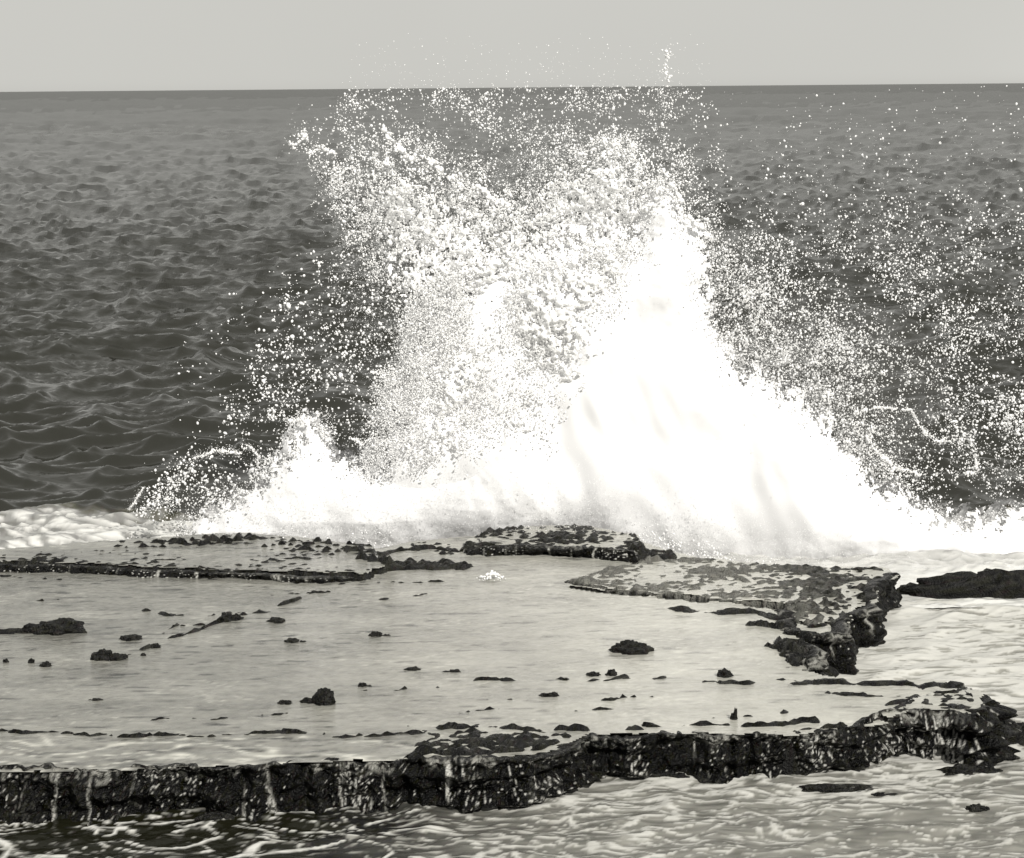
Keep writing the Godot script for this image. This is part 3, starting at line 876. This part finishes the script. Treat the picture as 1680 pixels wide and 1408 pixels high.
func region(buf: PackedFloat32Array, poly: PackedVector2Array, n: int, small: float, large: float, z0: float, z1: float, warp: float, clump: float, fade := 0.0, rim := 0.0) -> void:
	# drops strewn through a slab of air whose outline is poly (x, y), from depth z0 to z1; clump leaves gaps between skeins of drops, fade thins it upwards
	var box := Rect2(poly[0], Vector2.ZERO)
	for p in poly:
		box = box.expand(p)
	var made := 0
	var tries := 0
	while made < n and tries < n * 12:
		tries += 1
		var p := Vector2(rng.randf_range(box.position.x, box.end.x), rng.randf_range(box.position.y, box.end.y))
		var q := p + warp * Vector2(fine.get_noise_2d(p.x * 1.3, p.y * 1.3), fine.get_noise_2d(p.x * 1.3 + 60.0, p.y * 1.3))
		q += Vector2(rng.randfn(), rng.randfn()) * warp * 0.3
		if not Geometry2D.is_point_in_polygon(q, poly):
			continue
		if rim > 0.0 and rng.randf() > exp(-to_polygon(q, poly) / rim):
			continue
		if fade > 0.0 and rng.randf() < fade * (p.y - box.position.y) / box.size.y:
			continue
		var z := lerpf(z0, z1, rng.randf())
		if clump > 0.0:
			var c := fine.get_noise_3d(p.x * 1.6, p.y * 1.6, z * 0.5) + 0.7 * broad.get_noise_3d(p.x * 6.0, p.y * 6.0, z * 1.2)
			if clump > 0.85 and rng.randf() > smoothstep(-0.75, 0.25, fine.get_noise_2d(p.x * 0.75 + 0.5 * p.y + z0, p.y * 0.75)):
				continue
			if rng.randf() > smoothstep(-0.35, 0.45, c - 0.35 * (clump - 1.0)) * clump + (1.0 - clump):
				continue
		var size := 0.82 * lerpf(small, large, pow(rng.randf(), 3.5)) * (1.6 if rng.randf() < 0.012 else 1.0)
		put(buf, turned(Vector3(size, size, size * rng.randf_range(0.8, 1.6))), Vector3(p.x, p.y, z))
		made += 1


func jet(parent: Node, points: Array, z: float, thick: float, stray: float) -> void:
	# a rope of water torn into blobs, with smaller drops shed along it
	var st := SurfaceTool.new()
	st.begin(Mesh.PRIMITIVE_TRIANGLES)
	var faces := octa(1)
	for i in points.size() - 1:
		var a: Vector2 = points[i]
		var b: Vector2 = points[i + 1]
		var steps := maxi(int(a.distance_to(b) / (thick * 0.28)), 1)
		for k in steps:
			var p := a.lerp(b, float(k) / steps)
			var swell := 0.55 + 0.75 * absf(broad.get_noise_2d(p.x * 4.0 + z, p.y * 4.0)) + 0.35 * rng.randf()
			p += Vector2(fine.get_noise_2d(p.x * 2.5, p.y * 2.5), fine.get_noise_2d(p.x * 2.5 + 9.0, p.y * 2.5)) * stray * 2.0
			if broad.get_noise_2d(p.x * 5.0 + 31.0, p.y * 5.0 + z) < -0.25:
				continue
			for m in 5:
				var off: Vector3 = Vector3(rng.randfn(), rng.randfn(), rng.randfn()) * stray * [0.3, 0.8, 1.4, 2.0, 3.0][m]
				var size: float = thick * 0.55 * swell * [0.85, 0.5, 0.36, 0.26, 0.2][m] * rng.randf_range(0.6, 1.1)
				var at: Vector3 = Vector3(p.x, p.y, z) + off
				var turn := turned(Vector3(size, size * rng.randf_range(0.6, 1.0), size * rng.randf_range(0.9, 1.7)))
				for f in faces:
					for v in f:
						var q: Vector3 = v
						q *= 1.0 + 0.4 * broad.get_noise_3d(q.x * 1.5 + at.x * 9.0, q.y * 1.5 + at.y * 9.0, q.z * 1.5)
						st.add_vertex(at + turn * q)
	st.index()
	st.generate_normals()
	var o := place("water_jet", st.commit(), M.foam, parent)
	o.set_meta("kind", "stuff")


func plume(points: PackedVector2Array, z: float, deep: float, torn: float, parent: Node) -> void:
	# a lumpy cushion of white water: its outline is torn by noise, its thickness swells away from the edge
	var box := Rect2(points[0], Vector2.ZERO)
	for p in points:
		box = box.expand(p)
	box = box.grow(0.25)
	var step := 0.020
	var nx := int(box.size.x / step) + 1
	var ny := int(box.size.y / step) + 1
	var edge := PackedFloat32Array()
	var ex := nx / 8 + 2
	for r in ny / 8 + 2:
		for c in ex:
			edge.append(to_polygon(box.position + Vector2(c * 8 * step, (ny - 1 - r * 8) * step), points))
	for side in 2:
		var pos := PackedVector3Array()
		var keep := PackedByteArray()
		pos.resize(nx * ny)
		keep.resize(nx * ny)
		for r in ny:
			for c in nx:
				var p := box.position + Vector2(c * step, (ny - 1 - r) * step)
				var k := (r / 8) * ex + c / 8
				var fx := float(c % 8) / 8
				var fy := float(r % 8) / 8
				var clear := lerpf(lerpf(edge[k], edge[k + 1], fx), lerpf(edge[k + ex], edge[k + ex + 1], fx), fy)
				var d := clear + torn * (0.20 * fine.get_noise_2d(p.x * 1.9, p.y * 1.9) + 0.14 * broad.get_noise_2d(p.x * 6.0, p.y * 6.0) + 0.10 * broad.get_noise_2d(p.x * 13.0 + 5.0, p.y * 13.0) + 0.06 * broad.get_noise_2d(p.x * 24.0, p.y * 24.0))
				var t := clampf((clear + 0.14 + 0.10 * fine.get_noise_2d(p.x * 1.9, p.y * 1.9)) / 1.1, 0.0, 1.0)
				var swell := deep * sqrt(1.0 - (1.0 - t) * (1.0 - t))
				var lump := 0.10 * broad.get_noise_2d(p.x * 0.7, p.y * 0.5 + 12.0) + 0.022 * broad.get_noise_2d(p.x * 2.3 + 0.6 * p.y, p.y * 1.1)
				swell = maxf(swell * (1.0 + 0.8 * lump) + lump * t, 0.0)
				var lean := 0.05 * maxf(3.0 - p.y, 0.0)
				pos[r * nx + c] = Vector3(p.x, p.y, z + lean + (swell if side == 0 else -swell))
				keep[r * nx + c] = 1 if d > 0.0 else 0
		if side == 1:
			for r in ny:                                     # the back faces the other way
				var row := pos.slice(r * nx, r * nx + nx)
				var kept := keep.slice(r * nx, r * nx + nx)
				row.reverse()
				kept.reverse()
				for c in nx:
					pos[r * nx + c] = row[c]
					keep[r * nx + c] = kept[mini(c + 1, nx - 1)] if c < nx - 1 else 0
		place("plume_front" if side == 0 else "plume_back", grid_mesh(nx, ny, pos, PackedColorArray(), keep), M.body, parent)


func veil_sheet(called: String, points: PackedVector2Array, z: float, full: float, bias: Vector2, seed_: float, parent: Node) -> void:
	# a thin sheet of water torn into lace; full is its share of water in the middle, bias how that grows across and upwards
	var box := Rect2(points[0], Vector2.ZERO)
	for p in points:
		box = box.expand(p)
	box = box.grow(0.4)
	var step := 0.019
	var nx := int(box.size.x / step) + 1
	var ny := int(box.size.y / step) + 1
	var edge := PackedFloat32Array()
	var ex := nx / 8 + 2
	for r in ny / 8 + 2:
		for c in ex:
			edge.append(to_polygon(box.position + Vector2(c * 8 * step, (ny - 1 - r * 8) * step), points))
	var pos := PackedVector3Array()
	var keep := PackedByteArray()
	pos.resize(nx * ny)
	keep.resize(nx * ny)
	for r in ny:
		for c in nx:
			var p := box.position + Vector2(c * step, (ny - 1 - r) * step)
			var k := (r / 8) * ex + c / 8
			var fx := float(c % 8) / 8
			var fy := float(r % 8) / 8
			var d := lerpf(lerpf(edge[k], edge[k + 1], fx), lerpf(edge[k + ex], edge[k + ex + 1], fx), fy)
			var lumps := fine.get_noise_2d(p.x * 3.2 + seed_, p.y * 3.2)
			var holes := 0.9 * broad.get_noise_2d(p.x * 9.0 + seed_, p.y * 9.0) + 0.9 * broad.get_noise_2d(p.x * 19.0, p.y * 19.0 + seed_) + 0.7 * lumps
			var q := (p - box.get_center()) / (box.size * 0.5)
			var share := full + bias.x * q.x + bias.y * q.y
			share = lerpf(-1.6, share, smoothstep(-0.25, 0.75, d + 0.25 * lumps))
			keep[r * nx + c] = 1 if holes + share > 0.0 else 0
			pos[r * nx + c] = Vector3(p.x, p.y, z + 0.35 * broad.get_noise_2d(p.x * 0.6 + seed_, p.y * 0.6) + 0.07 * lumps + 0.03 * holes)
	var o := place(called, grid_mesh(nx, ny, pos, PackedColorArray(), keep), M.foam, parent)
	o.set_meta("kind", "stuff")


func haze(parent: Node, at: Vector3, size: Vector3, density: float) -> void:      # a bank of spray too fine to see as drops
	var fog := FogVolume.new()
	fog.name = "mist"
	fog.shape = RenderingServer.FOG_VOLUME_SHAPE_ELLIPSOID
	fog.size = size * 2.0
	var m := FogMaterial.new()
	m.albedo = Color(0.99, 0.99, 0.99)
	m.density = density
	fog.material = m
	fog.set_meta("kind", "stuff")
	parent.add_child(fog, true)
	fog.position = at


func build_wave() -> void:
	var wave := Node3D.new()
	wave.name = "breaking_wave"
	add_child(wave)
	tag(wave, "tall white burst of a wave breaking behind the rock shelf", "wave")
	var drop := drop_mesh()
	# the body of the burst
	var core := PackedVector2Array([Vector2(-4.67, -0.12), Vector2(-4.22, 0.18), Vector2(-3.61, 0.48), Vector2(-3.17, 1.00), Vector2(-2.90, 1.39), Vector2(-2.69, 1.30), Vector2(-2.40, 0.91), Vector2(-1.72, 0.84), Vector2(-1.20, 0.90), Vector2(-0.77, 1.07), Vector2(-0.51, 1.42), Vector2(-0.42, 1.85), Vector2(-0.16, 2.45), Vector2(0.10, 2.95), Vector2(0.52, 3.46), Vector2(1.07, 3.70), Vector2(1.66, 3.87), Vector2(1.82, 4.45), Vector2(2.15, 4.70), Vector2(2.37, 4.20), Vector2(2.73, 3.96), Vector2(2.70, 3.02), Vector2(2.97, 2.42), Vector2(3.10, 2.16), Vector2(3.79, 1.81), Vector2(4.48, 1.29), Vector2(4.79, 0.72), Vector2(5.49, 0.23), Vector2(6.19, -0.07), Vector2(7.09, 0.06), Vector2(7.92, -0.06), Vector2(7.95, -0.90), Vector2(5.70, -0.88), Vector2(3.10, -0.81), Vector2(1.89, -0.67), Vector2(1.02, -0.44), Vector2(-0.10, -0.43), Vector2(-1.40, -0.51), Vector2(-2.44, -0.59), Vector2(-3.64, -0.49), Vector2(-4.68, -0.48)])
	plume(core, -25.9, 0.8, 1.0, wave)
	plume(PackedVector2Array([Vector2(-1.86, 0.20), Vector2(-1.70, 1.69), Vector2(-1.48, 2.29), Vector2(-1.17, 2.88), Vector2(-0.66, 3.38), Vector2(-0.06, 3.71), Vector2(0.52, 3.92), Vector2(1.20, 4.08), Vector2(1.78, 3.99), Vector2(1.87, 3.02), Vector2(1.02, 0.97), Vector2(0.16, 0.01)]), -25.5, 0.30, 1.6, wave)
	# thin sheets of water torn into lace
	var torn := PackedVector2Array([Vector2(-1.62, 0.86), Vector2(-1.43, 1.80), Vector2(-1.67, 2.74), Vector2(-2.06, 3.75), Vector2(-2.29, 4.50), Vector2(-1.78, 5.43), Vector2(-1.21, 5.06), Vector2(-0.63, 4.73), Vector2(-0.06, 4.39), Vector2(0.53, 4.96), Vector2(1.35, 5.41), Vector2(2.05, 5.03), Vector2(2.18, 3.88), Vector2(1.02, 2.89), Vector2(0.17, 0.84)])
	veil_sheet("torn_sheet", torn, -25.35, 0.22, Vector2(0.35, -0.35), 3.0, wave)
	veil_sheet("torn_sheet", torn, -25.75, 0.45, Vector2(0.35, -0.45), 40.0, wave)
	veil_sheet("torn_sheet", PackedVector2Array([Vector2(-1.70, 0.86), Vector2(-1.17, 2.57), Vector2(-0.15, 3.65), Vector2(1.35, 4.14), Vector2(2.02, 3.71), Vector2(1.35, 2.54), Vector2(0.17, 0.84)]), -25.2, 0.62, Vector2(0.3, -0.1), 77.0, wave)
	veil_sheet("torn_sheet", PackedVector2Array([Vector2(2.68, 3.96), Vector2(3.27, 3.29), Vector2(4.13, 2.35), Vector2(5.16, 1.49), Vector2(5.62, 0.27), Vector2(4.67, 0.80), Vector2(3.72, 1.76), Vector2(2.95, 2.36)]), -25.5, -0.05, Vector2(-0.2, -0.2), 99.0, wave)
	var heart := cluster_mesh(18, 0.07, 0.005, 0.020)
	var body := PackedFloat32Array()
	region(body, core, 4200, 0.7, 1.25, -26.2, -25.2, 0.25, 0.0, 0.0, 0.15)
	region(body, PackedVector2Array([Vector2(-1.03, 0.99), Vector2(-0.59, 2.28), Vector2(0.19, 3.54), Vector2(1.20, 3.95), Vector2(1.87, 3.78), Vector2(1.03, 2.52), Vector2(0.34, 0.97)]), 5000, 0.7, 1.25, -25.9, -25.0, 0.4, 0.4)
	region(body, PackedVector2Array([Vector2(-2.06, 0.82), Vector2(-1.87, 1.86), Vector2(-1.60, 2.54), Vector2(-1.16, 3.22), Vector2(-0.65, 3.64), Vector2(-0.49, 3.04), Vector2(-1.01, 2.20), Vector2(-1.20, 0.81)]), 1500, 0.7, 1.25, -25.5, -24.9, 0.3, 0.5)
	region(body, PackedVector2Array([Vector2(-1.62, 1.17), Vector2(-1.35, 2.20), Vector2(-0.74, 3.21), Vector2(0.52, 3.88), Vector2(0.52, 2.52), Vector2(-0.17, 0.98)]), 2200, 0.7, 1.25, -26.2, -25.4, 0.4, 0.6)
	swarm("spray_fringe", heart, body, wave, "close packed drops at the torn edge of the burst")
	# the torn, half open sheet that leans to the left
	var sheet := PackedFloat32Array()
	region(sheet, PackedVector2Array([Vector2(-2.47, 4.73), Vector2(-1.96, 5.31), Vector2(-1.46, 5.22), Vector2(-0.64, 4.80), Vector2(-0.06, 4.47), Vector2(0.53, 5.04), Vector2(1.36, 5.36), Vector2(2.03, 5.07), Vector2(2.20, 4.45), Vector2(1.87, 3.87), Vector2(1.03, 3.28), Vector2(0.35, 2.18), Vector2(-0.17, 0.98), Vector2(-1.20, 0.94), Vector2(-1.71, 0.99), Vector2(-1.61, 1.77), Vector2(-1.68, 2.54), Vector2(-1.92, 3.48), Vector2(-2.49, 4.15)]), 22000, 0.006, 0.019, -26.3, -25.2, 0.30, 0.9)
	region(sheet, PackedVector2Array([Vector2(-1.17, 3.05), Vector2(0.19, 3.71), Vector2(1.87, 4.03), Vector2(1.87, 2.51), Vector2(0.17, 0.80), Vector2(-1.37, 0.99), Vector2(-1.35, 2.20)]), 9000, 0.006, 0.018, -26.3, -25.6, 0.35, 0.6)
	# thinner drops above and to the left of it
	region(sheet, PackedVector2Array([Vector2(-2.75, 5.15), Vector2(-2.28, 5.84), Vector2(-1.12, 5.99), Vector2(1.36, 6.01), Vector2(2.44, 5.84), Vector2(2.86, 5.10), Vector2(2.96, 3.69), Vector2(1.87, 3.87), Vector2(-1.16, 3.30), Vector2(-2.33, 3.73)]), 13000, 0.005, 0.019, -26.2, -25.2, 0.55, 0.95)
	region(sheet, PackedVector2Array([Vector2(-3.44, 3.15), Vector2(-2.32, 3.90), Vector2(-1.58, 3.31), Vector2(-1.44, 1.86), Vector2(-1.63, 0.95), Vector2(-2.40, 0.95), Vector2(-2.90, 1.44), Vector2(-3.41, 1.35), Vector2(-4.03, 0.92)]), 2400, 0.006, 0.026, -26.3, -25.0, 0.4, 0.95)
	region(sheet, PackedVector2Array([Vector2(-4.97, 0.76), Vector2(-3.94, 1.05), Vector2(-3.08, 1.09), Vector2(-3.18, 0.57), Vector2(-4.40, 0.14), Vector2(-5.26, 0.06)]), 1500, 0.006, 0.026, -26.3, -25.0, 0.2, 0.95)
	region(sheet, PackedVector2Array([Vector2(-4.64, 2.57), Vector2(-3.01, 3.57), Vector2(-2.73, 1.35), Vector2(-4.62, 1.02)]), 150, 0.008, 0.024, -26.3, -25.0, 0.3, 0.8)
	# the cloud of separate drops on the right
	region(sheet, PackedVector2Array([Vector2(2.74, 3.98), Vector2(3.88, 3.85), Vector2(5.56, 3.58), Vector2(7.76, 3.23), Vector2(7.89, 0.56), Vector2(6.19, 0.09), Vector2(5.49, 0.27), Vector2(4.79, 0.76), Vector2(4.52, 1.29), Vector2(3.83, 1.81), Vector2(3.06, 2.33)]), 11000, 0.005, 0.020, -26.6, -25.2, 0.55, 0.95)
	region(sheet, PackedVector2Array([Vector2(2.74, 3.98), Vector2(3.55, 3.68), Vector2(4.16, 2.49), Vector2(5.11, 1.80), Vector2(5.49, 0.27), Vector2(4.79, 0.76), Vector2(4.52, 1.29), Vector2(3.83, 1.81), Vector2(3.06, 2.33)]), 7000, 0.005, 0.020, -26.4, -25.2, 0.62, 0.8)
	region(sheet, PackedVector2Array([Vector2(2.44, 5.84), Vector2(7.14, 5.96), Vector2(7.77, 3.14), Vector2(3.88, 3.68), Vector2(2.87, 3.86)]), 1500, 0.004, 0.020, -26.6, -24.6, 0.3, 0.9, 0.8)
	region(sheet, PackedVector2Array([Vector2(6.12, 2.13), Vector2(7.81, 2.29), Vector2(7.88, 0.73), Vector2(6.49, 1.10)]), 1200, 0.008, 0.030, -26.0, -24.6, 0.3, 0.9)
	region(sheet, PackedVector2Array([Vector2(2.74, 4.77), Vector2(4.70, 4.59), Vector2(7.71, 4.40), Vector2(7.78, 2.97), Vector2(4.72, 3.59), Vector2(2.79, 3.69)]), 1500, 0.005, 0.020, -26.6, -25.2, 0.5, 0.95)
	region(sheet, PackedVector2Array([Vector2(-1.68, 2.54), Vector2(-0.99, 3.30), Vector2(0.36, 3.63), Vector2(0.26, 2.19), Vector2(-0.17, 0.98), Vector2(-1.46, 0.95), Vector2(-1.61, 1.69)]), 9000, 0.006, 0.017, -26.3, -25.6, 0.35, 0.3)
	# fine drops against the sky
	region(sheet, PackedVector2Array([Vector2(-2.09, 6.69), Vector2(2.59, 6.73), Vector2(2.85, 5.92), Vector2(1.36, 5.93), Vector2(-2.28, 5.88)]), 420, 0.004, 0.011, -26.4, -25.0, 0.2, 0.6, 0.9)
	# drops that fall in front of the rocks
	region(sheet, PackedVector2Array([Vector2(1.56, 0.15), Vector2(2.97, -0.21), Vector2(3.73, -0.47), Vector2(3.40, -0.72), Vector2(1.81, -0.37)]), 1200, 0.005, 0.020, -24.8, -23.8, 0.2, 0.6)
	region(sheet, PackedVector2Array([Vector2(-5.32, -0.05), Vector2(-1.83, 0.09), Vector2(-1.18, -0.17), Vector2(-2.01, -0.38), Vector2(-5.33, -0.35)]), 1000, 0.005, 0.018, -24.9, -24.2, 0.1, 0.9)
	swarm("flying_drops", drop, sheet, wave, "separate white drops flung out round the burst")
	# fine mist at the foot of the burst
	var veil := cluster_mesh(24, 0.16, 0.003, 0.007)
	var mist := PackedFloat32Array()
	region(mist, PackedVector2Array([Vector2(-4.94, 0.07), Vector2(-3.50, 0.66), Vector2(-1.17, 0.98), Vector2(1.32, 0.78), Vector2(3.83, 0.08), Vector2(5.51, -0.28), Vector2(3.84, -0.57), Vector2(1.83, -0.33), Vector2(0.99, -0.07), Vector2(-0.10, -0.06), Vector2(-1.35, -0.13), Vector2(-2.36, -0.25), Vector2(-3.69, -0.15)]), 900, 0.8, 1.3, -25.0, -24.4, 0.25, 0.0)
	region(mist, PackedVector2Array([Vector2(-2.47, 4.73), Vector2(-0.64, 4.88), Vector2(1.36, 5.28), Vector2(2.87, 3.86), Vector2(4.77, 1.80), Vector2(5.66, 0.40), Vector2(0.51, -0.08), Vector2(-1.72, 0.82)]), 3000, 0.8, 1.5, -26.4, -25.2, 0.4, 0.5)
	swarm("fine_spray", veil, mist, wave, "fine white mist hanging round the foot of the burst")
	# ropes of water
	for j in [
		[[Vector2(-1.68, 5.51), Vector2(-1.62, 5.27), Vector2(-1.42, 5.14), Vector2(-1.09, 4.99), Vector2(-0.64, 4.72), Vector2(-0.31, 4.57), Vector2(0.03, 4.35), Vector2(0.11, 4.01), Vector2(0.20, 3.68)], 0.070, 0.05],
		[[Vector2(-2.99, 5.30), Vector2(-2.86, 5.24), Vector2(-2.77, 5.44), Vector2(-2.66, 5.17), Vector2(-2.41, 5.13)], 0.055, 0.05],
		[[Vector2(2.14, 6.45), Vector2(2.11, 6.29), Vector2(2.10, 6.05)], 0.045, 0.04],
		[[Vector2(4.71, 1.54), Vector2(5.09, 1.61), Vector2(5.52, 1.57), Vector2(5.65, 1.38), Vector2(5.74, 1.19)], 0.030, 0.02],
		[[Vector2(4.77, 1.60), Vector2(4.87, 1.26), Vector2(5.04, 1.00), Vector2(5.37, 0.73), Vector2(5.80, 0.64)], 0.038, 0.025],
		[[Vector2(5.68, 1.29), Vector2(5.83, 1.14), Vector2(6.17, 1.12), Vector2(6.29, 1.33), Vector2(6.39, 0.98), Vector2(6.49, 0.68), Vector2(6.15, 0.61)], 0.030, 0.03],
		[[Vector2(-3.41, 1.56), Vector2(-3.14, 1.49), Vector2(-2.89, 1.51), Vector2(-2.76, 1.32)], 0.042, 0.03],
		[[Vector2(-4.45, 0.93), Vector2(-4.22, 1.02), Vector2(-4.16, 1.08), Vector2(-3.75, 1.05), Vector2(-3.65, 1.13), Vector2(-3.54, 0.98), Vector2(-3.50, 0.77)], 0.026, 0.025],
		[[Vector2(-5.35, 0.24), Vector2(-5.21, 0.45), Vector2(-5.13, 0.62), Vector2(-5.07, 0.52)], 0.018, 0.015],
		[[Vector2(-2.71, 1.61), Vector2(-2.64, 1.32), Vector2(-2.25, 1.26), Vector2(-1.88, 1.06)], 0.035, 0.03],
		[[Vector2(-4.79, 0.69), Vector2(-4.69, 0.51), Vector2(-4.63, 0.25)], 0.035, 0.03],
		[[Vector2(0.07, 4.35), Vector2(0.36, 4.51), Vector2(0.57, 4.71), Vector2(0.65, 4.92), Vector2(0.86, 5.02), Vector2(1.07, 5.12)], 0.045, 0.05],
		[[Vector2(1.23, 5.27), Vector2(1.52, 5.24), Vector2(1.77, 5.02), Vector2(2.02, 4.91), Vector2(2.10, 4.78)], 0.050, 0.06],
		[[Vector2(1.86, 4.37), Vector2(2.02, 4.54), Vector2(2.19, 4.66), Vector2(2.31, 4.29), Vector2(2.57, 4.08)], 0.080, 0.05],
		[[Vector2(0.77, 4.01), Vector2(1.02, 3.84), Vector2(1.36, 3.79)], 0.060, 0.05],
		[[Vector2(-1.71, 0.97), Vector2(-1.20, 0.99), Vector2(-1.03, 0.88)], 0.030, 0.03],
	]:
		jet(wave, j[0], -25.3, j[1], j[2])
	haze(wave, Vector3(-3.03, 0.31, -25.00), Vector3(1.60, 0.59, 0.70), 0.10)
	haze(wave, Vector3(-0.67, 0.55, -24.80), Vector3(2.18, 0.80, 0.70), 0.10)
	haze(wave, Vector3(2.38, 0.25, -24.50), Vector3(1.93, 0.71, 0.80), 0.10)
	haze(wave, Vector3(4.88, 0.05, -24.20), Vector3(2.10, 0.50, 0.90), 0.10)
	haze(wave, Vector3(4.19, 1.79, -25.70), Vector3(1.93, 1.43, 0.70), 0.07)
